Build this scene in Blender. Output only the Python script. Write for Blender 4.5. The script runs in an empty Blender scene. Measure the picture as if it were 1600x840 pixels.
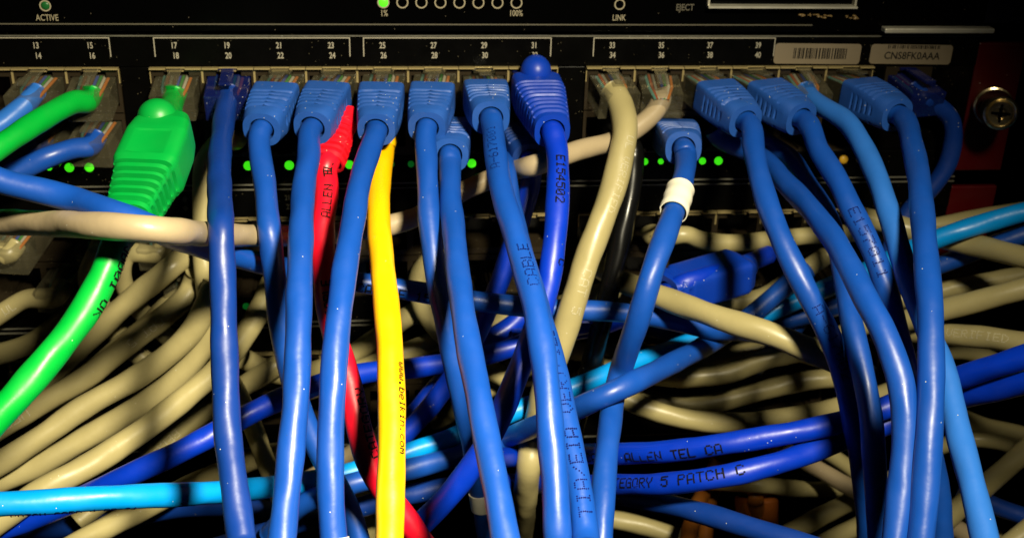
import bpy, bmesh, math, random
import numpy as np
from mathutils import Vector, Matrix
random.seed(7); rng = np.random.RandomState(11)
S = 0.001                                   # everything below is measured in millimetres
SC = bpy.context.scene
COL = SC.collection

# ------------------------------------------------------------------ camera
FPX = 1850.0                                # focal length in pixels of the 1600 px wide photograph
CAM = np.array([1.35, -322.4, 82.9])
YAW, PITCH, ROLL = .112, math.radians(25), .028
cy_, sy_, cp_, sp_ = math.cos(YAW), math.sin(YAW), math.cos(PITCH), math.sin(PITCH)
FWD = np.array([sy_*cp_, cy_*cp_, -sp_]); RGT = np.array([cy_, -sy_, 0.]); UPV = np.cross(RGT, FWD)
RGT, UPV = math.cos(ROLL)*RGT + math.sin(ROLL)*UPV, -math.sin(ROLL)*RGT + math.cos(ROLL)*UPV
cam_d = bpy.data.cameras.new('camera'); cam = bpy.data.objects.new('camera', cam_d); COL.objects.link(cam)
cam_d.sensor_width = 36; cam_d.lens = FPX/1600*36; cam_d.clip_start = .005; cam_d.clip_end = 20
M = Matrix(((RGT[0], UPV[0], -FWD[0], CAM[0]*S), (RGT[1], UPV[1], -FWD[1], CAM[1]*S), (RGT[2], UPV[2], -FWD[2], CAM[2]*S), (0, 0, 0, 1)))
cam.matrix_world = M
cam_d.dof.use_dof = True; cam_d.dof.focus_distance = .262; cam_d.dof.aperture_fstop = 30
SC.camera = cam

# ------------------------------------------------------------------ world, lamp, exposure
w = bpy.data.worlds.new('World'); SC.world = w; w.use_nodes = True
bg = w.node_tree.nodes['Background']; bg.inputs[0].default_value = (.9, .8, .6, 1); bg.inputs[1].default_value = .0015
L = bpy.data.lights.new('work_lamp', 'AREA'); L.shape = 'DISK'; L.size = .045; L.energy = .88; L.spread = math.radians(72); L.color = (1, .90, .64)
lo = bpy.data.objects.new('work_lamp', L); COL.objects.link(lo)
LPOS = Vector((.10, -.315, .215)); lo.location = LPOS
lo.rotation_euler = (Vector((-.03, -.09, -.115)) - LPOS).to_track_quat('-Z', 'Y').to_euler()
SC.view_settings.view_transform = 'Standard'; SC.view_settings.look = 'None'; SC.view_settings.exposure = 0; SC.view_settings.gamma = 1
SC.cycles.max_bounces = 8; SC.cycles.transmission_bounces = 6; SC.cycles.glossy_bounces = 3; SC.cycles.diffuse_bounces = 1
SC.cycles.use_denoising = True; SC.cycles.caustics_refractive = False; SC.cycles.caustics_reflective = False

# ------------------------------------------------------------------ pixel <-> space (measuring tools)
def ray(px, py): return (px-800)/FPX*RGT + (420-py)/FPX*UPV + FWD
def up_d(px, py, d): return CAM + ray(px, py)*d
def up_y(px, py, Y):
    r = ray(px, py); return CAM + r*((Y-CAM[1])/r[1])
def proj(P):
    q = np.asarray(P, float) - CAM; d = q@FWD
    return 800+FPX*(q@RGT)/d, 420-FPX*(q@UPV)/d, d

# ------------------------------------------------------------------ materials
def mat(name, col, rough=.45, metal=0., spec=.5, trans=0., ior=1.45, emit=None, dust=0., bump=0., dustcol=(.6, .57, .47), coat=0., var=0., sss=0.):
    m = bpy.data.materials.new(name); m.use_nodes = True; nt = m.node_tree; b = nt.nodes['Principled BSDF']
    b.inputs['Base Color'].default_value = (*col, 1); b.inputs['Roughness'].default_value = rough; b.inputs['Metallic'].default_value = metal
    b.inputs['Specular IOR Level'].default_value = spec; b.inputs['Transmission Weight'].default_value = trans; b.inputs['IOR'].default_value = ior
    if coat: b.inputs['Coat Weight'].default_value = coat; b.inputs['Coat Roughness'].default_value = .12
    if emit: b.inputs['Emission Color'].default_value = (*emit[0], 1); b.inputs['Emission Strength'].default_value = emit[1]
    tc = nt.nodes.new('ShaderNodeTexCoord'); last = None
    def N(t, **k):
        n = nt.nodes.new(t)
        for a, v in k.items(): setattr(n, a, v)
        return n
    if dust or var:
        base = N('ShaderNodeRGB'); base.outputs[0].default_value = (*col, 1); cur = base.outputs[0]
        if var:
            n = N('ShaderNodeTexNoise'); n.inputs['Scale'].default_value = 90; n.inputs['Detail'].default_value = 3; nt.links.new(tc.outputs['Object'], n.inputs['Vector'])
            mr = N('ShaderNodeMapRange'); mr.inputs[1].default_value = .3; mr.inputs[2].default_value = .7; mr.inputs[3].default_value = 1-var; mr.inputs[4].default_value = 1+var
            nt.links.new(n.outputs[0], mr.inputs[0])
            mx = N('ShaderNodeVectorMath', operation='SCALE'); nt.links.new(cur, mx.inputs[0]); nt.links.new(mr.outputs[0], mx.inputs['Scale']); cur = mx.outputs[0]
        if dust:                                                      # small specks of pale dust, thicker in some places
            v = N('ShaderNodeTexVoronoi'); v.inputs['Scale'].default_value = 1150; nt.links.new(tc.outputs['Object'], v.inputs['Vector'])
            a = N('ShaderNodeMath', operation='LESS_THAN'); a.inputs[1].default_value = .14; nt.links.new(v.outputs['Distance'], a.inputs[0])
            sp = N('ShaderNodeSeparateColor'); nt.links.new(v.outputs['Color'], sp.inputs[0])
            n2 = N('ShaderNodeTexNoise'); n2.inputs['Scale'].default_value = 60; nt.links.new(tc.outputs['Object'], n2.inputs['Vector'])
            th = N('ShaderNodeMath', operation='MULTIPLY'); th.inputs[1].default_value = dust; nt.links.new(n2.outputs[0], th.inputs[0])
            c = N('ShaderNodeMath', operation='LESS_THAN'); nt.links.new(sp.outputs[0], c.inputs[0]); nt.links.new(th.outputs[0], c.inputs[1])
            d = N('ShaderNodeMath', operation='MULTIPLY'); nt.links.new(a.outputs[0], d.inputs[0]); nt.links.new(c.outputs[0], d.inputs[1])
            mix = N('ShaderNodeMix', data_type='RGBA'); nt.links.new(d.outputs[0], mix.inputs['Factor']); nt.links.new(cur, mix.inputs['A']); mix.inputs['B'].default_value = (*dustcol, 1)
            cur = mix.outputs['Result']
            if trans:
                tm = N('ShaderNodeMath', operation='MULTIPLY_ADD'); nt.links.new(d.outputs[0], tm.inputs[0]); tm.inputs[1].default_value = -trans; tm.inputs[2].default_value = trans
                nt.links.new(tm.outputs[0], b.inputs['Transmission Weight'])
        nt.links.new(cur, b.inputs['Base Color'])
    if bump:
        n = N('ShaderNodeTexNoise'); n.inputs['Scale'].default_value = 900; n.inputs['Detail'].default_value = 4; nt.links.new(tc.outputs['Object'], n.inputs['Vector'])
        n3 = N('ShaderNodeTexNoise'); n3.inputs['Scale'].default_value = 170; n3.inputs['Detail'].default_value = 2; nt.links.new(tc.outputs['Object'], n3.inputs['Vector'])
        ad = N('ShaderNodeMath', operation='MULTIPLY_ADD'); ad.inputs[1].default_value = 5; nt.links.new(n3.outputs[0], ad.inputs[0]); nt.links.new(n.outputs[0], ad.inputs[2])
        bp = N('ShaderNodeBump'); bp.inputs['Distance'].default_value = .0001*bump; bp.inputs['Strength'].default_value = 1; nt.links.new(ad.outputs[0], bp.inputs['Height']); nt.links.new(bp.outputs[0], b.inputs['Normal'])
        rr = N('ShaderNodeMapRange'); rr.inputs[1].default_value = .3; rr.inputs[2].default_value = .7; rr.inputs[3].default_value = rough*.82; rr.inputs[4].default_value = rough*1.2
        nt.links.new(n3.outputs[0], rr.inputs[0]); nt.links.new(rr.outputs[0], b.inputs['Roughness'])
    return m
def thin(m, a0, a1):                                           # thin clear plastic: see-through face on, denser towards its edges
    nt = m.node_tree; b = nt.nodes['Principled BSDF']; lw = nt.nodes.new('ShaderNodeLayerWeight'); lw.inputs[0].default_value = .35
    mr = nt.nodes.new('ShaderNodeMapRange'); mr.inputs[3].default_value = a0; mr.inputs[4].default_value = a1
    nt.links.new(lw.outputs['Facing'], mr.inputs[0]); nt.links.new(mr.outputs[0], b.inputs['Alpha'])
CO = dict(blue=(.005, .058, .34), deep=(.003, .030, .21), vivid=(.0, .027, .43), sky=(.022, .140, .54), green=(.0, .36, .035), cyan=(.0, .27, .78),
          beige=(.34, .29, .135), pink=(.35, .275, .17), red=(.66, .004, .022), yellow=(.88, .46, .0), black=(.006, .006, .006), orange=(.22, .07, .008))
MJ = {k: mat(k+'_jacket', v, rough=.40, spec=.55, dust=.035 if k not in ('beige', 'pink', 'yellow') else .05, bump=.3, var=.05) for k, v in CO.items()}
MB = {k: mat(k+'_boot_rubber', tuple(c*s for c, s in zip(v, (1.25, 1.0, .8))), rough=.5, dust=.10, bump=.35, var=.06) for k, v in CO.items() if k in ('blue', 'vivid', 'red', 'green', 'orange', 'deep')}
MB['blue'] = mat('blue_boot_rubber', (.014, .075, .34), rough=.5, dust=.2, bump=.4, var=.08)
MB['green'] = mat('green_boot_plastic', (.001, .26, .035), rough=.38, dust=.02, bump=.2)
MB['vivid'] = mat('vivid_boot_plastic', (.002, .034, .36), rough=.42, dust=.05, bump=.3)
INK = dict(navy=mat('navy_ink', (.001, .001, .07), .7, spec=.15), black=mat('black_ink', (.003, .003, .003), .7, spec=.15), white=mat('white_ink', (.62, .58, .44), .5))
MJ['black'] = mat('black_jacket', (.003, .003, .003), rough=.26, spec=.35, dust=.06)
M_clear = mat('clear_polycarbonate', (.12, .108, .066), rough=.12, ior=1.55, dust=1.1, bump=.25, spec=.9)
thin(M_clear, .14, .65)
M_clearb = mat('blue_clear_polycarbonate', (.006, .012, .10), rough=.15, ior=1.5, dust=.5, spec=.7)
thin(M_clearb, .6, .95)
M_gold = mat('gold_contact', (.9, .62, .2), .25, 1)
M_shield = mat('port_shield_metal', (.42, .33, .15), .38, .45, dust=.5, bump=.6)
M_port = mat('port_plastic', (.022, .016, .009), .3, spec=.4, dust=.3, dustcol=(.3, .25, .15))
M_face = mat('black_faceplate', (.0012, .0011, .0009), .34, spec=.07, dust=.3, dustcol=(.09, .075, .045), bump=.3)
M_face2 = mat('black_gloss_faceplate', (.0006, .0006, .0006), .25, spec=.06, dust=.05, dustcol=(.12, .1, .07))
M_dark = mat('dark_interior', (.0008, .0008, .0008), .9, spec=0)
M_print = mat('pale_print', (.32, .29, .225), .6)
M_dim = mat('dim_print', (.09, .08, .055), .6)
M_steel = mat('worn_steel', (.20, .19, .15), .4, .5, dust=.3, bump=.8)
M_lip = mat('bright_steel_edge', (.55, .52, .42), .4, .4, dust=.5, bump=.8)
M_red = mat('red_painted_steel', (.07, .001, .002), .38, dust=.05, bump=.3)
M_navy = mat('navy_painted_steel', (.001, .0015, .012), .5)
M_brass = mat('brass_screw', (.62, .50, .28), .22, 1, bump=.3)
M_label = mat('white_label_tape', (.80, .76, .62), .5, bump=.3, var=.05)
M_sticker = mat('paper_sticker', (.19, .15, .095), .6, var=.06)
M_led = mat('green_led', (.1, .8, .02), .4, emit=((.06, 1, .01), .75))
M_ledd = mat('dim_green_led', (.01, .10, .02), .4, emit=((.01, .5, .05), .12))
M_leda = mat('amber_led', (.5, .3, .02), .4, emit=((1, .38, .02), .06))
M_ledo = mat('unlit_led', (.25, .26, .2), .4)
WCOL = [mat('wire_'+n, tuple(q*.6 for q in c), .5) for n, c in (('orange', (.7, .2, .02)), ('white', (.7, .65, .5)), ('green', (.03, .35, .06)), ('blue', (.03, .1, .5)), ('brown', (.2, .07, .02)), ('pale', (.6, .6, .45)), ('rust', (.5, .08, .02)), ('teal', (.1, .35, .3)))]

# ------------------------------------------------------------------ mesh helpers (millimetres in, metres out)
def link(name, V, F, mats, parent=None, smooth=True, mi=None, auto=None):
    me = bpy.data.meshes.new(name); me.from_pydata([tuple(float(c)*S for c in v) for v in V], [], F)
    for m in (mats if isinstance(mats, (list, tuple)) else [mats]): me.materials.append(m)
    if mi is not None: me.polygons.foreach_set('material_index', mi)
    me.polygons.foreach_set('use_smooth', [smooth]*len(F)); me.update()
    if auto is not None: me.set_sharp_from_angle(angle=math.radians(auto))
    o = bpy.data.objects.new(name, me); COL.objects.link(o)
    if parent is not None:
        o.parent = parent; o.matrix_parent_inverse = Matrix.Translation(parent.location).inverted()
    return o
def root(name, label, cat, loc=(0, 0, 0), group=None, kind=None):
    o = bpy.data.objects.new(name, None); COL.objects.link(o); o.empty_display_size = .005
    o.location = [c*S for c in loc]; o['label'] = label; o['category'] = cat
    if group: o['group'] = group
    if kind: o['kind'] = kind
    return o
class MS:                                                    # a mesh being gathered
    def __init__(s): s.V = []; s.F = []; s.mi = []
    def add(s, V, F, m=0):
        n = len(s.V); s.V += [tuple(v) for v in V]; s.F += [tuple(i+n for i in f) for f in F]; s.mi += [m]*len(F)
    def box(s, x0, x1, y0, y1, z0, z1, m=0):
        V = [(x, y, z) for x in (x0, x1) for y in (y0, y1) for z in (z0, z1)]
        s.add(V, [(0, 1, 3, 2), (4, 6, 7, 5), (0, 4, 5, 1), (2, 3, 7, 6), (0, 2, 6, 4), (1, 5, 7, 3)], m)
    def link(s, name, mats, parent=None, smooth=False, auto=None): return link(name, s.V, s.F, mats, parent, smooth, s.mi, auto)
def bevel(o, wmm, seg=2):
    b = o.modifiers.new('bevel', 'BEVEL'); b.width = wmm*S; b.segments = seg; b.limit_method = 'ANGLE'; b.angle_limit = math.radians(35)
def frame(a, b, up=(0, 0, 1)):
    a = np.asarray(a, float); t = np.asarray(b, float)-a; Ln = np.linalg.norm(t); t /= Ln
    x = np.cross(t, up); x /= np.linalg.norm(x); z = np.cross(x, t)
    return a, x, t, z, Ln                                    # local x = right (seen from the panel), t = along, z = up
def place(V, fr):
    a, x, t, z, _ = fr; V = np.asarray(V, float); return a + V[:, :1]*x + V[:, 1:2]*t + V[:, 2:3]*z
def grid_faces(nr, nc, close=True):
    F = []
    for i in range(nr-1):
        for j in range(nc if close else nc-1):
            k = (j+1) % nc; F.append((i*nc+j, i*nc+k, (i+1)*nc+k, (i+1)*nc+j))
    return F

# ------------------------------------------------------------------ connectors
def sup(th, a, b, n):
    c, s = np.cos(th), np.sin(th); return a*np.sign(c)*np.abs(c)**(2/n), b*np.sign(s)*np.abs(s)**(2/n)
def lerp(t, ks): return float(np.interp(t, [k[0] for k in ks], [k[1] for k in ks]))
def boot_mesh(Ln, rc, prof, groove, spine=True, n_a=72, emboss=None, lip=1.6):
    """loft of rounded rectangles along t; prof: list of (t, halfwidth, halfheight, exponent); groove: (t0, t1, count, depth)"""
    th = np.linspace(0, 2*math.pi, n_a, endpoint=False); rows = []
    ts = list(np.arange(0, Ln, .28))+[Ln]
    for t in ts:
        u = t/Ln
        a = lerp(u, [(p[0], p[1]) for p in prof]); b = lerp(u, [(p[0], p[2]) for p in prof]); n = lerp(u, [(p[0], p[3]) for p in prof])
        x, z = sup(th, a, b, n)
        g0, g1, cnt, dep = groove
        if g0 <= u <= g1:
            ph = (u-g0)/(g1-g0)*cnt % 1.0
            gd = dep*max(0, min(1, (.5-abs(ph-.5)-.27)*30)) if ph else 0
            if gd:
                mask = np.ones_like(x)
                if spine: mask = ((np.abs(x) > .85) & (np.abs(x) < a*.93)).astype(float)*np.clip((np.abs(z)-b*.25)/(b*.2), 0, 1) + (np.abs(z) < b*.2)*(np.abs(x) > a*.8)*.7
                else: mask = np.where((np.abs(np.abs(x)-a*.97) < a*.06) & (np.abs(np.abs(z)-b*.6) < b*.12), .15, 1.0)
                L2 = np.hypot(x, z); x = x*(1-gd*mask/L2); z = z*(1-gd*mask/L2)
        if emboss:
            e0, e1, ex, ed = emboss
            top = (z > b*.75)
            inside = top & (np.abs(x) < ex) & (e0 < u < e1)
            z = z-inside*ed
        rows.append(np.stack([x, np.full_like(x, t), z], 1))
    # end face and the hole the cable leaves by
    x, z = sup(th, rc+.45, rc+.45, 2); rows.append(np.stack([x, np.full_like(x, Ln+.05), z], 1))
    rows.append(np.stack([x*.97, np.full_like(x, Ln-lip*1.5), z*.97], 1))
    # front cap
    c0 = rows[0]; rows.insert(0, c0*[.45, 1, .45]); V = np.concatenate(rows); F = grid_faces(len(rows), n_a)
    F.append(tuple(range(n_a))[::-1])
    return V, F
def bulb(cx, ct, cz, ra, rt, rz, nseg=28, nr=16):
    V = []; F = []
    for i in range(nr+1):
        p = math.pi*i/nr
        for j in range(nseg):
            q = 2*math.pi*j/nseg; V.append((cx+ra*math.sin(p)*math.cos(q), ct+rt*math.cos(p), cz+rz*math.sin(p)*math.sin(q)))
    return V, grid_faces(nr+1, nseg)
def add_boot(kind, colour, a, b, parent, rc=2.8):
    fr = frame(a, b); Ln = fr[4]; ms = MS()
    if kind == 'slim':
        V, F = boot_mesh(Ln, rc, [(0, 6.15, 4.5, 9), (.25, 6.15, 4.6, 8), (.7, 5.6, 4.9, 4), (.9, 5.2, 4.9, 2.9), (1, 4.9, 4.7, 2.5)], (.24, .80, 5, 1.0))
    elif kind == 'cone':
        V, F = boot_mesh(Ln, rc, [(0, 1.7, 2.0, 3), (.5, 3.3, 3.4, 3), (.9, 4.1, 4.0, 2.5), (1, 4.0, 3.9, 2.4)], (.25, .95, 7, .8), spine=False)
    elif kind == 'bulb':
        V, F = boot_mesh(Ln, rc, [(0, 6.3, 4.2, 7), (.06, 6.9, 4.8, 6), (.35, 6.9, 5.2, 5), (.8, 5.4, 5.0, 3.2), (1, 4.6, 4.6, 2.6)], (.26, .96, 9, .75), spine=False)
    elif kind == 'wide':
        V, F = boot_mesh(Ln, rc, [(0, 5.4, 4.4, 5), (.10, 6.6, 5.4, 5), (.22, 7.1, 5.7, 6), (.52, 7.2, 5.7, 6), (.62, 6.3, 5.4, 5), (1, 4.9, 4.8, 3.4)], (.56, .98, 6, 1.5), spine=False, emboss=(.26, .50, 3.6, .32))
    elif kind == 'block':
        V, F = boot_mesh(Ln, rc, [(0, 5.6, 4.2, 6), (.08, 6.5, 5.2, 6), (.8, 6.3, 5.2, 6), (1, 5.2, 4.6, 4)], (.8, 1, 2, .5), spine=False)
    ms.add(place(V, fr), F); cx = 1.6 if kind == 'wide' else 0
    if kind in ('bulb', 'wide', 'block'):
        cz, ct = (4.6, 1.0) if kind == 'bulb' else ((3.1, 1.0) if kind == 'wide' else (.5, -1.6))
        r = dict(bulb=(4.3, 4.6, 4.7), wide=(4.5, 4.4, 4.2), block=(3.4, 3.2, 3.6))[kind]
        V, F = bulb(cx, ct, cz, *r); ms.add(place(V, fr), F)
    return ms.link('boot', MB[colour], parent, smooth=True, auto=42)
def add_plug(a, b, parent, clear=True, wires=True, latch=True, tip=0.0):
    """modular plug: a = where it enters the port, b = its outer end"""
    fr = frame(a, b); Ln = fr[4]; t0 = -9.0; w, h = 5.85, 4.0
    m = M_clear if clear else M_clearb
    o = MS(); o.box(-w, w, t0, Ln, -h, h-.4); o.V = [tuple(v) for v in place(o.V, fr)]; ob = o.link('plug', m, parent)
    bevel(ob, .45)
    if latch:
        q = MS(); z0 = h-.1
        V = [(-3, t0+1, z0), (3, t0+1, z0), (-3, t0+1, z0+.8), (3, t0+1, z0+.8), (-3, -1, z0+1.4), (3, -1, z0+1.4), (-3, -1, z0+2.3), (3, -1, z0+2.3),
             (-1.7, Ln-1, z0+2.2), (1.7, Ln-1, z0+2.2), (-1.7, Ln-1, z0+3.1), (1.7, Ln-1, z0+3.1)]
        V = V[:8]+[(-1.7, -.9, z0+1.4), (1.7, -.9, z0+1.4), (-1.7, -.9, z0+2.3), (1.7, -.9, z0+2.3)]+V[8:]
        F = [(0, 1, 3, 2), (0, 4, 5, 1), (2, 3, 7, 6), (0, 2, 6, 4), (1, 5, 7, 3), (4, 6, 7, 5), (8, 12, 13, 9), (10, 11, 15, 14), (8, 10, 14, 12), (9, 13, 15, 11), (12, 14, 15, 13), (8, 9, 11, 10)]
        q.add(place(V, fr), F); lt = q.link('latch', m, ob); bevel(lt, .2, 1)
    if wires:
        for k in range(8):
            x = (k-3.5)*1.02; V = []; nn = 8
            pts = [(x, t0+1, 2.2), (x, -2, 2.7), (x*.9, Ln*.45, 2.6), (x*.45, Ln-1.2, 1.0)]
            for p in pts:
                for j in range(nn):
                    q = 2*math.pi*j/nn; V.append((p[0]+.46*math.cos(q), p[1], p[2]+.46*math.sin(q)))
            link('wire', place(V, fr), grid_faces(4, nn), WCOL[k], ob)
    return ob
# ------------------------------------------------------------------ dot-matrix lettering, wrapped round a jacket
FONT = dict(zip('ABCDEFGHIKLMNOPRSTVWXY0123456789-/.belkincomw', []))
_f = '''A7E1111117E B7F49494936 C3E41414122 D7F4141221C E7F49494941 F7F09090901 G3E4149497A H7F0808087F I00417F4100 K7F08142241 L7F40404040 M7F020C027F N7F0408107F O3E4141413E P7F09090906 R7F09192946 S4649494931 T01017F0101 U3F4040403F V1F2040201F W3F4038403F X6314081463 Y0708700807 03E5149453E 100427F4000 24261514946 32141454B31 41814127F10 52745454539 63C4A494930 70171090503 83649494936 9064949291E -0808080808 /2010080402 .0060600000 b7F48444438 e3854545418 l00417F4000 k7F10284400 i00447D4000 n7C08040478 c3844444420 o3844444438 m7C04180478 w3C4030403C'''
FONT = {t[0]: [int(t[1+2*i:3+2*i], 16) for i in range(5)] for t in _f.split()}
def text_dots(txt):
    D = []; x = 0
    for ch in txt:
        g = FONT.get(ch)
        if g:
            for c in range(5):
                for r in range(7):
                    if g[c] >> r & 1: D.append((x+c, 3-r))
        x += 6
    return D, x

# ------------------------------------------------------------------ the cables as measured in the photograph
PX = {n: x for n, x in zip(range(9, 45, 2), [-120, -106, -92, -78, -56, -42, -28, -14, 0, 14, 28, 42, 64, 78, 92, 106, 120, 134])}
ZU, ZL, UNIT = -12.3, -25.2, 44.45
CB = []
def cable(key, colour, dia, layer, pts, label, start=None, prints=(), ends='', group=None, extra=None):
    CB.append(dict(key=key, colour=colour, dia=dia, layer=layer, pts=pts, label=label, start=start, prints=prints, group=group, extra=extra))
#                start = (kind, port x, port z, (px, py) of the connector's outer end, Y of that end, plug style)
G1 = 'blue patch cables hanging from the front row of ports'
cable('A', 'deep', 5.7, 90, [(343, 250, 37), (345, 350, 41), (348, 430, 42), (351, 560, 42), (357, 690, 43), (368, 770, 44), (378, 850, 45)],
      'thick dark blue cable without a boot hanging straight down from below number 20', ('clearb', PX[19], ZU, (345, 152), -18), group=G1)
cable('B', 'blue', 5.6, 78, [(414, 290, 36), (420, 350, 36), (428, 420, 36), (437, 500, 37), (450, 570, 36), (470, 640, 34), (495, 700, 34), (528, 760, 34), (553, 815, 35), (565, 860, 35)],
      'blue cable with ribbed boot below number 22, slipping behind the next cable halfway down', ('slim', PX[21], ZU, (409, 203), -25), group=G1)
cable('C', 'blue', 5.7, 92, [(483, 240, 38), (475, 290, 40), (470, 380, 41), (468, 440, 41), (465, 560, 42), (461, 640, 42), (455, 700, 43), (446, 790, 44), (439, 860, 44)],
      'blue cable with ribbed boot below number 24, left of the red cable', ('slim', PX[23], ZU, (488, 200), -25), group=G1)
cable('R', 'red', 6.0, 87.9, [(511, 290, 32), (505, 350, 36), (507, 430, 38), (517, 500, 39), (537, 570, 41), (553, 630, 41), (565, 685, 41), (582, 735, 40), (610, 780, 39), (642, 820, 38), (665, 855, 38)],
      'the only red cable, black lettering on its jacket, boot in the lower row', ('cone', PX[23]+2.0, ZL+4, (514, 254), -27), group=None,
      prints=[('ALLEN TEL', (508, 352), -1, -8, 2.2, 'black', 1), ('CABLE', (509, 500), -1, -4, 2.2, 'black', 1), ('CATEGORY', (578, 720), -1, -42, 2.3, 'black', 1)])
cable('D', 'blue', 5.7, 94, [(576, 240, 38), (562, 285, 39), (551, 350, 40), (539, 420, 41), (529, 500, 42), (523, 560, 42), (518, 640, 42), (516, 740, 43), (518, 800, 43), (523, 860, 43)],
      'blue cable with ribbed boot below number 26, crossing over the yellow and red cables', ('slim', PX[25], ZU, (588, 203), -25), group=G1, extra=('band', (525, 860), 4.5))
cable('Y', 'yellow', 6.0, 88, [(597, 250, 36), (591, 300, 39), (592, 350, 40), (598, 420, 41), (606, 500, 42), (610, 560, 42), (612, 630, 43), (612, 700, 44), (610, 780, 45), (608, 860, 46)],
      'the only yellow cable, small black web address along its right side', ('hidden', PX[25]+1, ZL, (601, 222), -14), prints=[('www.belkin.com', (612, 575), 1, -50, 1.7, 'black', 0)])
cable('E1', 'blue', 5.5, 80, [(667, 260, 36), (669, 310, 35), (672, 360, 35), (680, 420, 35), (691, 480, 35), (704, 540, 35), (716, 600, 36), (728, 650, 35), (740, 705, 33), (750, 765, 32), (758, 815, 32), (766, 860, 32)],
      'blue cable with ribbed boot below number 28, half hidden by the cable to its right', ('slim', PX[27], ZU, (667, 200), -24), group=G1, extra=('band', (750, 782), 5.5))
cable('E2', 'blue', 5.7, 86, [(703, 300, 37), (708, 350, 38), (715, 420, 39), (724, 490, 40), (736, 560, 42), (750, 630, 43), (763, 700, 44), (777, 770, 45), (793, 860, 46)],
      'blue cable from a lower port beside number 28, running down right across the tangle', ('slim', PX[27]+4.0, ZL+2, (703, 243), -26), group=G1)
cable('G', 'blue', 5.7, 98, [(774, 235, 37), (782, 290, 38), (799, 350, 39), (820, 420, 41), (836, 480, 42), (849, 560, 42), (857, 630, 43), (862, 700, 43), (868, 770, 44), (872, 860, 44)],
      'blue cable with ribbed boot below number 30, printed A-61700 near the top', ('slim', PX[29], ZU, (767, 185), -25), group=G1,
      prints=[('A-617001', (783, 275), -1, 12, 2.3, 'navy', 2), ('CABLE', (826, 460), -1, -22, 2.6, 'navy', 2)])
cable('H', 'blue', 5.6, 93, [(806, 360, 36), (826, 430, 37), (846, 500, 38), (862, 560, 39), (879, 630, 40), (892, 700, 42), (906, 770, 43), (918, 860, 44)],
      'lighter blue cable emerging from behind another near the centre, printed TIA/EIA at the bottom', ('hidden', PX[29]+4, ZL, (786, 250), -17),
      prints=[('TIA/EIA VERIFIED', (906, 820), -1, -14, 2.9, 'navy', 2)], group=G1)
cable('J', 'vivid', 5.7, 84, [(871, 240, 38), (872, 290, 38), (869, 350, 38), (861, 420, 38), (849, 475, 38), (832, 525, 38), (812, 575, 38), (790, 630, 38), (764, 685, 39), (732, 735, 39), (694, 782, 39), (664, 812, 39), (630, 850, 39)],
      'vivid blue cable with a round-topped boot below number 31, printed E154502', ('bulb', PX[31], ZU+1.5, (863, 205), -34), prints=[('E154502', (869, 256), 1, -14, 2.2, 'black', 1), ('C', (855, 400), 1, -55, 2.2, 'black', 1)], group=None)
cable('K', 'vivid', 5.5, 60, [(828, 290, 33), (815, 340, 33), (797, 395, 33), (779, 445, 32), (757, 495, 31), (735, 540, 30), (712, 580, 30), (684, 620, 30), (655, 655, 30), (610, 700, 29)],
      'deep blue cable with ribbed boot in the lower row, behind the round-topped boot', ('slim', PX[31]-4, ZL+1, (828, 250), -22))
cable('L', 'beige', 7.0, 79, [(977, 200, 36), (971, 240, 38), (962, 280, 40), (940, 345, 41), (915, 410, 43), (894, 480, 43), (873, 545, 42), (853, 600, 40), (838, 660, 38), (827, 720, 36), (820, 780, 35), (813, 860, 34)],
      'thick beige cable in a clear plug below number 34, white dot lettering down its jacket', ('clear', PX[33], ZU, (972, 150), -15), prints=[('UL VERIFIED', (973, 222), 1, -25, 2.0, 'white', 2), ('CAT 5', (915, 420), 1, -22, 2.4, 'white', 2)])
cable('M', 'black', 5.9, 66, [(986, 290, 29), (976, 345, 33), (962, 410, 40), (948, 470, 45), (934, 530, 46), (918, 590, 46), (900, 660, 44), (890, 720, 42)],
      'glossy black cable running down behind the beige one under numbers 33 and 34', ('hidden', PX[33]+5, ZL, (990, 235), -12))
cable('N', 'blue', 5.7, 88, [(1070, 268, 35), (1062, 300, 37), (1048, 345, 39), (1022, 415, 42), (1000, 490, 42), (976, 560, 42), (962, 605, 41), (955, 650, 40), (948, 705, 39), (943, 770, 39), (938, 860, 39)],
      'blue cable with a cream paper sleeve round it near the top, below number 36', ('slim', PX[35]+4.5, ZL+.5, (1068, 232), -24), extra=('sleeve', (1053, 312), 11))
cable('O', 'blue', 5.7, 65, [(1262, 420, 27), (1226, 448, 30), (1200, 470, 32), (1165, 500, 34), (1100, 541, 36), (1050, 567, 38), (1000, 592, 39), (950, 615, 39), (900, 638, 38), (830, 668, 36), (750, 700, 35), (680, 722, 35), (600, 742, 34), (520, 765, 33), (470, 790, 32), (420, 835, 32)],
      'blue cable running diagonally from behind the beige one to the lower left')
cable('P', 'beige', 6.3, 87, [(915, 405, 29), (970, 438, 32), (1010, 455, 36), (1055, 472, 38), (1100, 488, 40), (1150, 505, 41), (1200, 520, 42), (1250, 540, 42), (1300, 562, 41), (1360, 590, 38)],
      'thick beige cable crossing right of centre, sloping down to the right over the blue ones')
cable('Q1', 'blue', 5.6, 91, [(1178, 235, 36), (1188, 280, 37), (1203, 330, 38), (1226, 385, 38), (1250, 435, 38), (1276, 485, 38), (1301, 535, 37), (1318, 590, 36), (1332, 650, 35), (1343, 710, 34), (1352, 780, 33), (1358, 860, 33)],
      'blue cable with ribbed boot below number 38', ('slim', PX[37], ZU, (1165, 190), -24), group=G1, prints=[('A-617002', (1283, 470), 1, -14, 2.5, 'navy', 2)])
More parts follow.
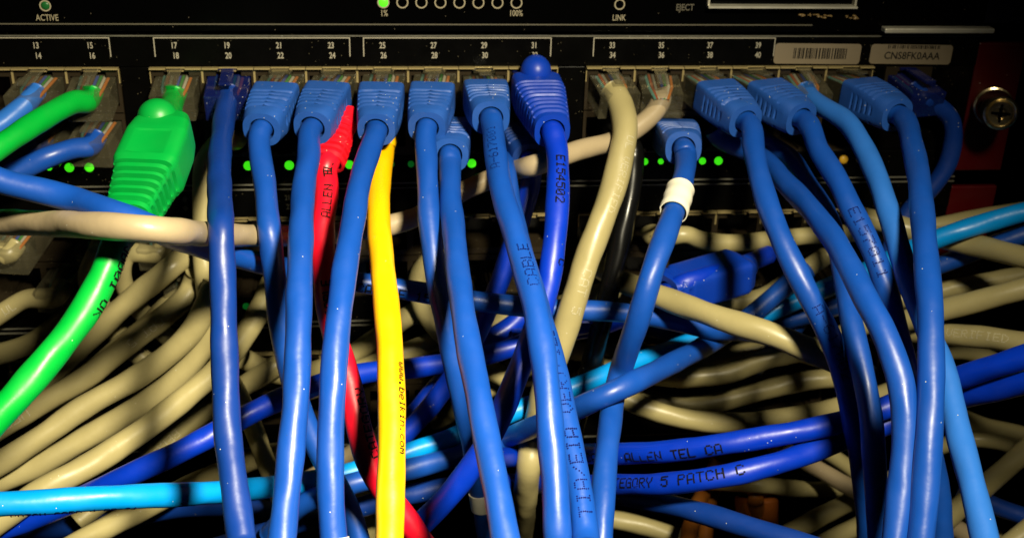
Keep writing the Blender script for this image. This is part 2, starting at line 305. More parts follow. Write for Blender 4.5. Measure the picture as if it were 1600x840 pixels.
cable('Q2', 'blue', 5.7, 92, [(1225, 283, 37), (1265, 325, 39), (1298, 367, 40), (1325, 412, 41), (1352, 465, 42), (1378, 513, 42), (1397, 560, 42), (1408, 600, 42), (1414, 660, 42), (1414, 710, 42), (1408, 765, 43), (1397, 860, 43)],
      'blue cable starting in a lower port and bowing right, long highlight down its middle', ('hidden', PX[37]+4, ZL, (1190, 247), -17), group=G1)
cable('Q3', 'blue', 5.5, 90.5, [(1262, 288, 32), (1286, 325, 33), (1305, 370, 34), (1319, 430, 35), (1328, 490, 36), (1343, 560, 37), (1354, 610, 38), (1362, 660, 38), (1366, 720, 37), (1370, 780, 36), (1376, 860, 36)],
      'blue cable tucked under two others, second from the left in the right-hand bunch', ('hidden', PX[39]+2, ZL, (1235, 248), -13), group=G1)
cable('Q4', 'blue', 5.6, 90, [(1278, 232, 36), (1308, 280, 38), (1332, 330, 38), (1358, 380, 38), (1378, 430, 37), (1393, 480, 36), (1405, 530, 34), (1420, 590, 32), (1440, 650, 32), (1456, 710, 33), (1468, 775, 34), (1474, 860, 34)],
      'blue cable with ribbed boot below number 40, printed E157011', ('slim', PX[39], ZU, (1252, 186), -23), group=G1, prints=[('E157011', (1338, 332), 1, -8, 2.6, 'navy', 2)])
cable('Q5', 'sky', 5.6, 89.5, [(1322, 190, 33), (1350, 232, 35), (1372, 282, 36), (1388, 330, 36), (1401, 375, 36), (1414, 420, 36), (1432, 470, 36), (1455, 530, 37), (1475, 580, 38), (1489, 635, 39), (1502, 693, 40), (1520, 760, 42), (1543, 860, 43)],
      'pale sky blue cable without a boot below the barcode sticker', ('clear', PX[41], ZU, (1285, 148), -14), group=G1)
cable('Q6', 'blue', 5.7, 96, [(1425, 225, 36), (1436, 280, 39), (1442, 345, 40), (1448, 413, 41), (1453, 480, 42), (1455, 560, 42), (1454, 630, 42), (1451, 693, 42), (1446, 760, 43), (1437, 860, 43)],
      'blue cable with ribbed boot below the serial number sticker, in front of its bunch', ('slim', PX[43], ZU, (1402, 180), -24), group=G1)
cable('Q7', 'deep', 5.2, 58, [(1484, 182, 25), (1490, 215, 26), (1478, 262, 27), (1452, 298, 27), (1422, 328, 27), (1400, 365, 27), (1385, 410, 27), (1372, 470, 27)],
      'dark blue cable looping back behind the others beside the red bracket', ('clearb', 152, -12.6, (1466, 150), -14))
cable('F1', 'green', 6.1, 72, [(183, 375, 44), (165, 425, 45), (141, 472, 46), (105, 525, 47), (62, 577, 48), (20, 625, 49), (-40, 690, 50)],
      'green cable with a large green strain relief boot slid down it, from below number 18', ('neck', PX[17], ZU, (263, 150), -15), prints=[('30001 OK', (170, 368), 1, -58, 2.3, 'black', 1)])
cable('F2', 'green', 5.9, 74, [(120, 158, 36), (85, 175, 38), (45, 199, 40), (0, 229, 41), (-50, 262, 42)],
      'green cable in a clear plug below number 16, running out of the left edge', ('clear', PX[15], ZU, (143, 150), -14))
cable('F3', 'sky', 5.3, 68, [(38, 165, 31), (15, 183, 32), (-25, 212, 33)],
      'light blue cable in a clear plug below number 14, at the left edge', ('clear', PX[13], ZU, (58, 153), -14))
cable('F4', 'blue', 5.5, 62, [(125, 230, 28), (90, 240, 29), (50, 257, 31), (10, 276, 32), (-40, 300, 33)],
      'blue cable in a clear plug of the lower row, left of the green boot', ('clear', PX[15], ZL, (152, 226), -12))
cable('F4b', 'deep', 5.4, 56, [(45, 235, 28), (15, 252, 28), (-30, 275, 29)],
      'dark blue lower cable between the green and blue ones at the left edge', ('clear', PX[13], ZL, (68, 227), -12))
cable('F5', 'blue', 5.5, 76, [(-50, 262, 43), (0, 283, 42), (73, 300, 41), (133, 318, 40), (190, 338, 39), (247, 360, 37), (300, 380, 35), (350, 396, 32), (400, 409, 31), (460, 422, 31), (520, 435, 32), (600, 447, 33), (680, 460, 33), (760, 472, 33), (830, 480, 31), (900, 484, 29), (960, 487, 29), (1020, 494, 29), (1070, 505, 29), (1110, 515, 28), (1160, 518, 28), (1240, 532, 28)],
      'long blue cable entering at the left edge above the level beige one, behind upright cables', prints=[('CAT 5E 1569', (560, 428), 1, 30, 2.5, 'black', 1)])
cable('F6', 'pink', 5.5, 77, [(1022, 176, 36.5), (995, 200, 35), (955, 222, 32), (910, 233, 31), (850, 254, 31), (800, 268, 31), (735, 293, 30), (690, 318, 31), (645, 341, 32), (600, 354, 32), (545, 362, 33), (480, 367, 34), (400, 368, 34), (330, 366, 37), (260, 360, 38), (180, 354, 38), (100, 350, 37), (0, 347, 36), (-50, 346, 36)],
      'pinkish beige cable running level from the left edge, then rising to below number 36', ('clear', PX[35], ZU, (1045, 152), -14))
cable('Z', 'cyan', 5.6, 71, [(-50, 790, 41), (0, 787, 41), (75, 783, 40), (150, 778, 40), (230, 774, 39), (300, 771, 39), (380, 765, 38), (450, 756, 37), (520, 745, 35), (590, 724, 34), (650, 703, 34), (710, 682, 33), (780, 652, 30), (860, 620, 28), (930, 592, 27), (990, 567, 26), (1050, 545, 25), (1120, 520, 25), (1190, 493, 25), (1250, 468, 25), (1300, 446, 26), (1360, 420, 26), (1420, 392, 26), (1480, 367, 27), (1540, 348, 28), (1600, 331, 29), (1650, 317, 30)],
      'long light cyan cable from the lower left edge up to the right edge', prints=[('PATCH CORD 4 PR 24', (20, 795), 1, 72, 1.6, 'navy', 1)])
cable('R2', 'beige', 6.3, 64, [(1330, 335, 30), (1400, 352, 33), (1470, 372, 36), (1535, 386, 37), (1600, 402, 38), (1650, 413, 38)],
      'beige cable at the right edge just below the cyan one, sloping down to the right')
cable('R3', 'beige', 5.4, 50, [(1085, 372, 22), (1130, 380, 23), (1200, 375, 23), (1290, 366, 24), (1400, 362, 25), (1480, 350, 26), (1540, 338, 26), (1620, 325, 27)],
      'thin beige cable far behind, level with the top of the loose blue boot', ('hidden', 79, ZU-UNIT, (1075, 366), -10))
cable('R4', 'blue', 5.4, 55, [(1650, 350, 32), (1600, 366, 31), (1550, 382, 30), (1500, 402, 29), (1440, 425, 28), (1370, 455, 28), (1310, 478, 28), (1250, 496, 28), (1180, 515, 28)],
      'blue cable under the cyan one at the right edge, passing behind the beige cable')
cable('R5', 'beige', 6.3, 48, [(1400, 505, 33), (1475, 483, 35), (1540, 467, 36), (1600, 450, 36), (1650, 437, 36)],
      'beige cable at the right edge with dotted print, rising to the right')
cable('R5b', 'beige', 5.5, 42, [(1400, 470, 27), (1490, 450, 28), (1560, 436, 28), (1640, 424, 28)], 'beige cable end showing just above the dotted one at the right edge')
cable('R6', 'beige', 6.3, 47, [(1400, 515, 33), (1480, 522, 35), (1540, 527, 36), (1600, 536, 37), (1650, 545, 37)],
      'beige cable at the right edge above the two vivid blue cables, sloping down', prints=[('VERIFIED', (1490, 524), 1, -10, 2.2, 'white', 2)])
cable('S1', 'vivid', 5.6, 74, [(760, 716, 32), (890, 708, 33), (970, 708, 34), (1050, 704, 35), (1150, 690, 36), (1250, 673, 36), (1340, 652, 37), (1420, 622, 37), (1490, 593, 38), (1550, 573, 39), (1600, 557, 39), (1650, 542, 40)],
      'vivid blue cable printed CABLE ALLEN TEL, upper of the pair', prints=[('CABLE ALLEN TEL CA', (925, 714), 1, 22, 2.4, 'black', 0)])
cable('S2', 'vivid', 5.6, 73, [(760, 752, 32), (880, 756, 34), (960, 757, 36), (1030, 756, 37), (1100, 748, 37), (1170, 735, 37), (1240, 715, 37), (1300, 693, 37), (1360, 671, 37), (1430, 647, 38), (1500, 622, 39), (1560, 607, 40), (1600, 597, 40), (1650, 585, 41)],
      'vivid blue cable printed CATEGORY 5 PATCH, lower of the pair', prints=[('CATEGORY 5 PATCH C', (953, 750), 1, -14, 2.5, 'black', 0)])
cable('T', 'deep', 5.6, 68, [(930, 768, 32), (985, 776, 33), (1040, 787, 34), (1100, 802, 35), (1165, 822, 36), (1230, 842, 37), (1290, 862, 37)],
      'dark blue cable under the lettered pair, sloping out of the bottom edge')
cable('X', 'vivid', 5.4, 52, [(1020, 470, 27), (985, 492, 27), (940, 508, 27), (880, 520, 27), (800, 528, 27)],
      'vivid blue cable with a loose smooth boot lying sideways behind the thick sloping beige cable', ('loose', 0, 0, (1045, 452), -34))
cable('U1', 'beige', 6.3, 46, [(900, 590, 28), (960, 614, 31), (1000, 633, 33), (1060, 652, 34), (1130, 660, 34), (1200, 656, 32), (1280, 643, 29), (1350, 625, 28), (1430, 600, 27)],
      'beige cable sagging below the diagonal blue one, just above the lettered blue pair')
cable('U2', 'beige', 6.3, 44, [(900, 600, 27), (1000, 622, 28), (1080, 632, 29), (1130, 626, 29), (1190, 610, 29), (1250, 596, 28), (1320, 588, 27)],
      'shaded beige cable just above the sagging one in the middle right')
cable('U3', 'beige', 6.3, 40, [(940, 570, 25), (1040, 588, 26), (1130, 584, 26), (1200, 560, 26), (1280, 540, 26), (1340, 512, 26), (1420, 480, 26)],
      'beige cable deep behind the diagonal blue one, rising right')
cable('V1', 'pink', 5.5, 43, [(1190, 685, 25), (1240, 710, 25), (1290, 739, 26), (1350, 773, 27), (1420, 812, 28), (1480, 850, 28)],
      'brownish pink cable below the lettered pair sloping down right behind the bunch')
cable('V2', 'beige', 5.5, 38, [(1270, 690, 24), (1325, 728, 25), (1390, 765, 26), (1490, 800, 28), (1530, 826, 28), (1580, 856, 28)],
      'beige cable right of the brownish pink one, sloping down right')
cable('V3', 'beige', 5.5, 36, [(1060, 750, 24), (1140, 754, 25), (1200, 758, 26), (1262, 764, 26), (1330, 760, 26), (1400, 748, 26)],
      'dim beige cable running level under the lettered blue pair')
cable('V4', 'beige', 6.3, 39, [(1190, 855, 29), (1245, 826, 29), (1290, 802, 29), (1340, 777, 29), (1400, 745, 29), (1440, 722, 28)],
      'beige cable at the bottom rising to the right toward the bunch, upper of two alike')
cable('V5', 'beige', 6.3, 40, [(1240, 875, 29), (1300, 842, 30), (1350, 816, 30), (1420, 780, 30), (1452, 762, 30)],
      'beige cable at the bottom rising to the right toward the bunch, lower of two alike')
cable('W1', 'beige', 6.3, 45, [(1420, 862, 31), (1490, 800, 32), (1552, 748, 33), (1600, 706, 34), (1660, 655, 34)],
      'beige cable in the lower right corner rising steeply to the right edge')
cable('W3', 'pink', 5.5, 41, [(1430, 790, 29), (1490, 822, 30), (1530, 850, 30), (1560, 875, 30)], 'pinkish cable end at the bottom beside the pale sky blue cable')
cable('W4', 'beige', 6.3, 46, [(1540, 875, 34), (1580, 848, 34), (1620, 818, 34), (1670, 780, 34)], 'beige cable crossing the extreme lower right corner')
cable('W5', 'deep', 5.4, 44, [(1500, 762, 28), (1550, 788, 28), (1600, 806, 28), (1660, 828, 29)], 'dark blue cable between beige ones in the lower right corner')
cable('W6', 'beige', 5.4, 30, [(1400, 735, 24), (1490, 690, 24), (1560, 690, 24), (1640, 722, 25)], 'dim beige cable far behind at the right, under the vivid blue pair')
LBG = None
cable('LB1', 'beige', 6.5, 50, [(330, 378, 30), (285, 404, 31), (240, 440, 32), (200, 472, 33), (150, 518, 34), (100, 565, 35), (50, 606, 35), (0, 648, 36), (-50, 690, 36)],
      'shaded beige cable right of the green one, uppermost of the left beige fan')
cable('LB2', 'beige', 6.5, 52, [(308, 425, 31), (298, 455, 32), (262, 490, 33), (215, 525, 34), (165, 566, 35), (130, 592, 36), (67, 628, 37), (0, 668, 37), (-50, 700, 37)],
      'beige cable with a long dotted white print, second of the left fan', prints=[('VERIFIED UL CMR', (45, 640), 1, 0, 2.7, 'white', 2), ('CAT 5', (255, 492), 1, -8, 2.4, 'white', 2)])
cable('LB3', 'beige', 6.5, 56, [(335, 440, 30), (322, 478, 31), (298, 520, 33), (255, 560, 35), (200, 597, 36), (133, 634, 37), (67, 680, 38), (0, 723, 38), (-50, 752, 38)],
      'brightly lit plain beige cable, third of the left fan')
cable('LB4', 'beige', 6.5, 55, [(350, 455, 29), (335, 505, 31), (308, 555, 34), (267, 600, 35), (200, 645, 36), (133, 684, 37), (67, 722, 37), (0, 752, 37), (-50, 772, 37)],
      'plain beige cable just under the brightly lit one, fourth of the left fan')
cable('LB5', 'beige', 6.5, 57, [(425, 440, 29), (408, 480, 31), (378, 530, 34), (342, 575, 36), (300, 612, 37), (250, 652, 38), (200, 688, 39), (133, 730, 40), (67, 765, 40), (10, 805, 40), (-50, 850, 40)],
      'beige cable meeting the cyan one at its lower end, lowest of the left fan')
cable('LB6', 'beige', 5.6, 45, [(190, 655, 27), (150, 690, 28), (105, 722, 29), (50, 762, 29), (0, 812, 29), (-40, 850, 29)],
      'thin beige cable glimpsed between the fourth and lowest cables of the left fan')
cable('LB7', 'beige', 5.5, 54, [(320, 250, 25), (317, 300, 25), (316, 370, 26), (320, 430, 27), (327, 500, 28), (343, 560, 30), (372, 615, 31), (397, 670, 32), (415, 720, 32), (440, 780, 32)],
      'beige cable running down beside the thick dark blue one, crossing behind it', ('hidden', PX[19]+1.5, ZL, (350, 218), -13))
cable('LB8', 'beige', 6.2, 44, [(440, 566, 27), (385, 600, 28), (330, 636, 30), (285, 668, 31), (240, 712, 31), (180, 765, 31), (120, 815, 31)],
      'shaded beige cable above the vivid blue one, left of the thick dark blue cable', prints=[('BELL', (280, 672), 1, 0, 2.4, 'white', 2)])
cable('LB9', 'beige', 6.3, 53, [(470, 690, 30), (400, 716, 33), (340, 739, 34), (270, 771, 36), (200, 806, 37), (140, 838, 38), (90, 868, 38)],
      'beige cable passing under the cyan one to the bottom left edge')
cable('BL1', 'vivid', 5.7, 54.5, [(-40, 840, 37), (60, 806, 37), (130, 776, 37), (200, 742, 37), (267, 712, 37), (333, 678, 37), (400, 641, 35), (455, 616, 34), (510, 597, 33), (578, 581, 32), (650, 574, 32), (720, 563, 32), (790, 546, 31), (860, 520, 30), (940, 500, 29)],
      'vivid blue cable rising from the lower left under the beige fan')
cable('BL2', 'vivid', 5.6, 50, [(520, 775, 30), (590, 710, 31), (640, 655, 32), (675, 612, 32), (710, 575, 31), (755, 535, 30), (800, 508, 29), (838, 470, 28)],
      'vivid blue cable rising steeply right behind the yellow one')
cable('BL3', 'deep', 5.6, 48, [(330, 856, 32), (400, 836, 33), (470, 815, 33), (560, 792, 33), (640, 772, 33), (730, 755, 32)],
      'dark blue cable near the bottom left of centre under the cyan one')
cable('BL4', 'deep', 5.6, 43, [(-40, 815, 31), (40, 825, 31), (140, 822, 32), (240, 800, 32), (340, 790, 32), (440, 800, 31)],
      'dark blue cable in the shade at the lower left corner')
cable('MB1', 'beige', 6.2, 40, [(400, 640, 26), (480, 610, 26), (560, 578, 27), (620, 556, 27), (690, 529, 27), (760, 510, 27), (830, 490, 26), (900, 470, 25), (960, 450, 25)],
      'beige cable deep behind the yellow one, rising right')
cable('MB2', 'beige', 6.2, 39, [(480, 745, 26), (560, 710, 27), (640, 676, 27), (710, 640, 27), (780, 595, 27), (850, 560, 26)],
      'beige cable below the vivid blue ones behind the yellow cable')
cable('MB3', 'beige', 6.2, 41, [(690, 390, 24), (655, 430, 24), (662, 480, 25), (690, 520, 25), (740, 560, 25), (790, 590, 25)],
      'beige cable bending behind the pair of blue cables under number 28')
cable('MB4', 'pink', 5.6, 42, [(470, 755, 28), (530, 720, 29), (560, 700, 29), (620, 665, 29), (680, 640, 28)],
      'pale pinkish cable showing in the gap beside the red one')
cable('MB5', 'beige', 5.8, 47, [(560, 740, 30), (570, 790, 31), (573, 830, 32), (575, 875, 32)],
      'beige cable with a black S at the bottom, between red and yellow', prints=[('S', (570, 800), 1, -10, 4.2, 'black', 0)])
cable('ML1', 'beige', 6.2, 40, [(138, 432, 27), (152, 470, 27), (175, 510, 27), (205, 545, 27), (250, 580, 27)],
      'beige cable in a clear plug of the lower panel behind the green one', ('clear', -80, ZU-UNIT, (125, 392), -14))
cable('ML2', 'beige', 5.5, 38, [(197, 395, 24), (190, 430, 24), (207, 470, 25), (245, 510, 25), (300, 560, 25)],
      'beige cable bending tightly just right of the green one in the shade', ('clear', -63, ZU-UNIT, (212, 375), -12))
cable('ML3', 'beige', 5.6, 39, [(42, 466, 28), (20, 478, 28), (-15, 500, 29), (-50, 520, 29)],
      'beige cable at the left edge in the lower row of the second panel', ('clear', -92, ZL-UNIT, (62, 458), -12), prints=[('UL', (8, 484), -1, 0, 2.2, 'white', 2)])
cable('ML4', 'beige', 5.8, 38, [(5, 388, 30), (-40, 400, 30)], 'beige cable cut off by the left edge above the dotted one', ('clear', -104, ZU-UNIT, (15, 384), -13))
cable('ML5', 'beige', 6.2, 42, [(262, 478, 26), (235, 505, 27), (190, 540, 27), (130, 590, 27), (60, 650, 27)],
      'beige cable short in view behind the dotted one of the left fan', ('clear', -57, ZL-UNIT, (278, 462), -12))
cable('OR1', 'orange', 5.5, 34, [(1125, 712, 25), (1103, 760, 26), (1085, 800, 27), (1070, 860, 28)], 'orange cable at the bottom centre right, left of two alike')
cable('OR2', 'orange', 5.0, 33, [(1130, 730, 22), (1110, 780, 22), (1103, 830, 23), (1100, 870, 23)], 'orange cable at the bottom centre right, right of two alike and thinner')
cable('OR3', 'orange', 5.5, 32, [(1183, 838, 26), (1190, 875, 26)], 'orange square boot standing at the bottom right of the orange pair', ('oblock', 0, 0, (1182, 828), -6))
cable('BK1', 'blue', 5.5, 30, [(1180, 575, 24), (1250, 500, 24), (1262, 440, 24), (1230, 400, 24)], 'blue cable curving in the dark behind the one below number 38')
cable('BK2', 'deep', 5.5, 31, [(930, 470, 25), (1000, 508, 25), (1060, 518, 25), (1120, 512, 25)], 'dark blue cable with a thin highlight behind the cable with the cream sleeve')
cable('BK3', 'beige', 5.6, 30, [(1120, 470, 25), (1180, 468, 25), (1230, 440, 25), (1290, 400, 24)], 'beige cable stub right of the loose blue boot')
cable('BK4', 'beige', 6.2, 29, [(880, 545, 26), (960, 555, 26), (1050, 570, 26), (1130, 555, 26), (1210, 545, 26), (1290, 560, 26)], 'beige cable deep in the shade right under the long sloping beige one')
cable('BK5', 'beige', 6.2, 28, [(-30, 560, 27), (40, 540, 27), (100, 500, 26), (150, 440, 25), (170, 400, 24)], 'beige cable far back at the left, seen past the lower edge of the green one')
cable('BK6', 'beige', 6.2, 27, [(380, 560, 26), (440, 585, 26), (520, 570, 26), (600, 520, 26), (660, 480, 25), (740, 450, 25)], 'beige cable deep in the dark between the red and yellow cables')
cable('BK7', 'beige', 6.3, 26, [(880, 800, 28), (980, 815, 28), (1070, 842, 28), (1170, 885, 28)], 'beige cable in the shade below the lettered blue pair at the bottom')
cable('BK8', 'beige', 6.3, 25, [(1440, 620, 28), (1520, 660, 28), (1600, 680, 28), (1660, 690, 28)], 'beige cable deep below the vivid blue pair at the right edge')
cable('BK9', 'beige', 6.3, 24, [(1440, 560, 28), (1500, 545, 28), (1570, 575, 28), (1650, 640, 28)], 'beige cable far behind the vivid blue pair at the right edge, sloping down')
FORCE = {('L', 'P'), ('O', 'N'), ('O', 'M'), ('O', 'L'), ('O', 'Z'), ('M', 'P'), ('Q1', 'Q2'), ('Q3', 'Q1'), ('R', 'Z')}
SPLIT = {('E2', 'E1'): 330, ('L', 'F6'): 0}
# runs that leave the picture go on for a good way beyond it
for c in CB:
    P = c['pts']
    def off(p): return p[0] < -15 or p[0] > 1615 or p[1] > 848
    def more(a, b):
        dx, dy = b[0]-a[0], b[1]-a[1]; k = 220/max(1, math.hypot(dx, dy)); return (b[0]+dx*k, b[1]+dy*k, b[2])
    if off(P[-1]) and P[-1][1] < 800: P.append(more(P[-2], P[-1]))
    if not c['start'] and off(P[0]) and P[0][1] < 800: P.insert(0, more(P[1], P[0]))
# ------------------------------------------------------------------ lay the cables: smooth runs in space that rest on one another
def catmull(P, n=14):
    P = np.asarray(P, float); out = []
    Q = np.vstack([2*P[0]-P[1], P, 2*P[-1]-P[-2]])
    for i in range(1, len(Q)-2):
        p0, p1, p2, p3 = Q[i-1], Q[i], Q[i+1], Q[i+2]
        d = [max(1e-6, np.linalg.norm((b-a)[:2])**.5) for a, b in ((p0, p1), (p1, p2), (p2, p3))]
        t0, t1, t2, t3 = 0, d[0], d[0]+d[1], sum(d)
        for t in np.linspace(t1, t2, n, endpoint=False):
            A1 = (t1-t)/(t1-t0)*p0+(t-t0)/(t1-t0)*p1; A2 = (t2-t)/(t2-t1)*p1+(t-t1)/(t2-t1)*p2; A3 = (t3-t)/(t3-t2)*p2+(t-t2)/(t3-t2)*p3
            B1 = (t2-t)/(t2-t0)*A1+(t-t0)/(t2-t0)*A2; B2 = (t3-t)/(t3-t1)*A2+(t-t1)/(t3-t1)*A3
            out.append((t2-t)/(t2-t1)*B1+(t-t1)/(t2-t1)*B2)
    out.append(P[-1]); return np.array(out)
def resample(P, step, dims=2):
    L = np.r_[0, np.cumsum(np.linalg.norm(np.diff(P[:, :dims], axis=0), axis=1))]
    n = max(4, int(L[-1]/step)); t = np.linspace(0, L[-1], n+1)
    return np.stack([np.interp(t, L, P[:, k]) for k in range(P.shape[1])], 1)
def panel_d(px, py, Y): return (Y-CAM[1])/ray(px, py)[1]
for c in CB:
    r = c['dia']/2; pts = []; c['pin'] = 0
    ln = []
    if c['start']:
        kind, X, Z, e, Ye = c['start']
        E = up_y(e[0], e[1], Ye); c['E'] = E
        if kind in ('slim', 'bulb', 'cone'):
            P0 = np.array([X, -4.0, Z]) if kind != 'cone' else up_y(549, 176, -12); c['P0'] = P0; t = (E-P0)/np.linalg.norm(E-P0)
            ln = [P0+t*4, E-t*3, E+t*3.0]
        elif kind in ('clear', 'clearb', 'neck'):
            P0 = np.array([X, 0.0, Z]); c['P0'] = P0; t = (E-P0)/np.linalg.norm(E-P0)
            ln = [P0+t*2, E-t*2.5, E+t*2.5]
            u1 = c['pts'][0]; Q1_ = up_d(u1[0], u1[1], FPX*c['dia']/u1[2]); q1 = (Q1_-P0)/np.linalg.norm(Q1_-P0)
            t2 = np.array([0, -1, -.20])+.35*q1*np.array([1, 0, 0]); t2 /= np.linalg.norm(t2); c['t2'] = t2
            P1 = P0+np.array([0, 0, 1.3]); ln = [P1+t2*3, P1+t2*9.5]
            if kind == 'neck': BA, BB = up_d(263, 196, 273), up_d(202, 345, 250); ln += [BA*.85+BB*.15, BA*.6+BB*.4, BA*.3+BB*.7, BA*.05+BB*.95, BB+(BB-BA)*.12]
        elif kind == 'hidden':
            P0 = np.array([X, 2.0, Z]); ln = [P0, P0+(0, -6, -.5), E]; c['P0'] = P0
        elif kind == 'loose':                                   # boot lies free; its cable goes on to the lower panel
            ln = [up_y(1200, 398, -12), up_y(1170, 410, -20), E]
        elif kind == 'oblock': ln = [up_y(1181, 780, -6), E]
    for P in ln: u, v, d = proj(P); pts.append((u, v, math.log(d)))
    for (px, py, wd) in c['pts']:
        pts.append((px, py, math.log(min(FPX*c['dia']/wd, panel_d(px, py, -r-2.5 if py < 640 else 30)))))
    c['npin'] = len(ln)
    s = resample(catmull(pts), 4.0); s[:, 2] = np.exp(s[:, 2])
    if ln:                                                   # samples up to the last pinned point keep their place
        u, v, _ = proj(ln[-1]); c['pin'] = int(np.argmin((s[:60, 0]-u)**2+(s[:60, 1]-v)**2))
    c['s'] = s; n = len(s); wgt = np.ones(n)
    if ln: k = np.arange(n); wgt = np.clip((k-c['pin'])/12., 0, 1)**1.2
    c['w'] = wgt; c['r'] = r; c['ra'] = np.full(n, r)
    if c['start'] and c['start'][0] in ('slim', 'cone', 'bulb'): c['ra'][:c['pin']] = 4.9
    if c['start'] and c['start'][0] in ('clear', 'clearb', 'neck'): c['ra'][:c['pin']] = 4.0
    if c['start'] and c['start'][0] == 'neck': c['ra'][s[:, 1] > 185] = 6.3; c['ra'][s[:, 1] > 352] = r
    c['dmax'] = np.array([panel_d(a, b, -r-1.2 if b < 640 else 60) for a, b in s[:, :2]])
def front(a, b):
    if (a['key'], b['key']) in FORCE: return True
    if (b['key'], a['key']) in FORCE: return False
    return a['layer'] > b['layer']
pairs = []
for i in range(len(CB)):
    for j in range(i+1, len(CB)):
        a, b = (CB[i], CB[j]) if front(CB[i], CB[j]) else (CB[j], CB[i])
        A, B = a['s'], b['s']
        D = np.hypot(A[:, None, 0]-B[None, :, 0], A[:, None, 1]-B[None, :, 1])
        ia, ib = np.nonzero(D < 52)
        ks = (a['key'], b['key'])
        if ks in SPLIT:                                      # the two swap places once along the way
            k = A[ia, 1] > SPLIT[ks]; k2 = ~k
            if k2.any(): pairs.append((b, a, ib[k2], ia[k2], D[ia, ib][k2]))
            ia, ib = ia[k], ib[k]
        if (a['key'], b['key']) == ('Q3', 'Q1'): k = A[ia, 1] > 400; ia, ib = ia[k], ib[k]
        if (a['key'], b['key']) == ('Q1', 'Q2'): k = A[ia, 1] > 245; ia, ib = ia[k], ib[k]
        if len(ia): pairs.append((a, b, ia, ib, D[ia, ib]))
def smooth(x, k):
    if k <= 0 or len(x) < 5: return x
    ker = np.exp(-.5*(np.arange(-3*k, 3*k+1)/k)**2); ker /= ker.sum()
    p = 3*k; y = np.r_[2*x[0]-x[1:p+1][::-1] if len(x) > p else np.full(p, x[0]), x, 2*x[-1]-x[-p-1:-1][::-1] if len(x) > p else np.full(p, x[-1])]
    return np.convolve(y, ker, 'valid')
for it in range(160):
    worst = 0
    for c in CB: c['push'] = np.zeros(len(c['s'])); c['pull'] = np.zeros(len(c['s']))
    for a, b, ia, ib, D in pairs:
        da, db = a['s'][ia, 2], b['s'][ib, 2]; R2 = a['ra'][ia]+b['ra'][ib]+.15
        lat = D*(da+db)*.5/FPX; need = np.sqrt(np.maximum(R2**2-lat**2, 0))
        v = np.where(lat < R2, da+need-db, 0); ok = v > 0
        if ok.any():
            wa, wb = a['w'][ia[ok]], b['w'][ib[ok]]; v = v[ok]; worst = max(worst, (v*(wa+wb > .6)).max())
            tot = wa*.5+wb+1e-3
            np.maximum.at(b['push'], ib[ok], v*wb/tot); np.maximum.at(a['pull'], ia[ok], v*wa*.5/tot)
    for c in CB:
        d = c['s'][:, 2]; mv = smooth(c['push']-c['pull'], 3)*c['w']*.9
        d = d+mv
        sm = smooth(d, 5); d = d+(sm-d)*c['w']*(.5 if it < 140 else .15)
        c['s'][:, 2] = np.minimum(d, np.maximum(c['dmax'], 100)) if True else d
print('cable clearance left (mm):', round(float(worst), 2), 'pairs', len(pairs))
VERBOSE = False
if VERBOSE:
    for a, b, ia, ib, D in pairs:
        da, db = a['s'][ia, 2], b['s'][ib, 2]; R2 = a['r']+b['r']; lat = D*(da+db)*.5/FPX
        v = np.where(lat < R2, da+np.sqrt(np.maximum(R2**2-lat**2, 0))-db, 0)
        if v.max() > 2: k = v.argmax(); print('  overlap', a['key'], b['key'], round(v.max(), 1), a['s'][ia[k], :2].round())
    for c in CB: print(c['key'], 'd', c['s'][:, 2].min().round(), c['s'][:, 2].max().round())

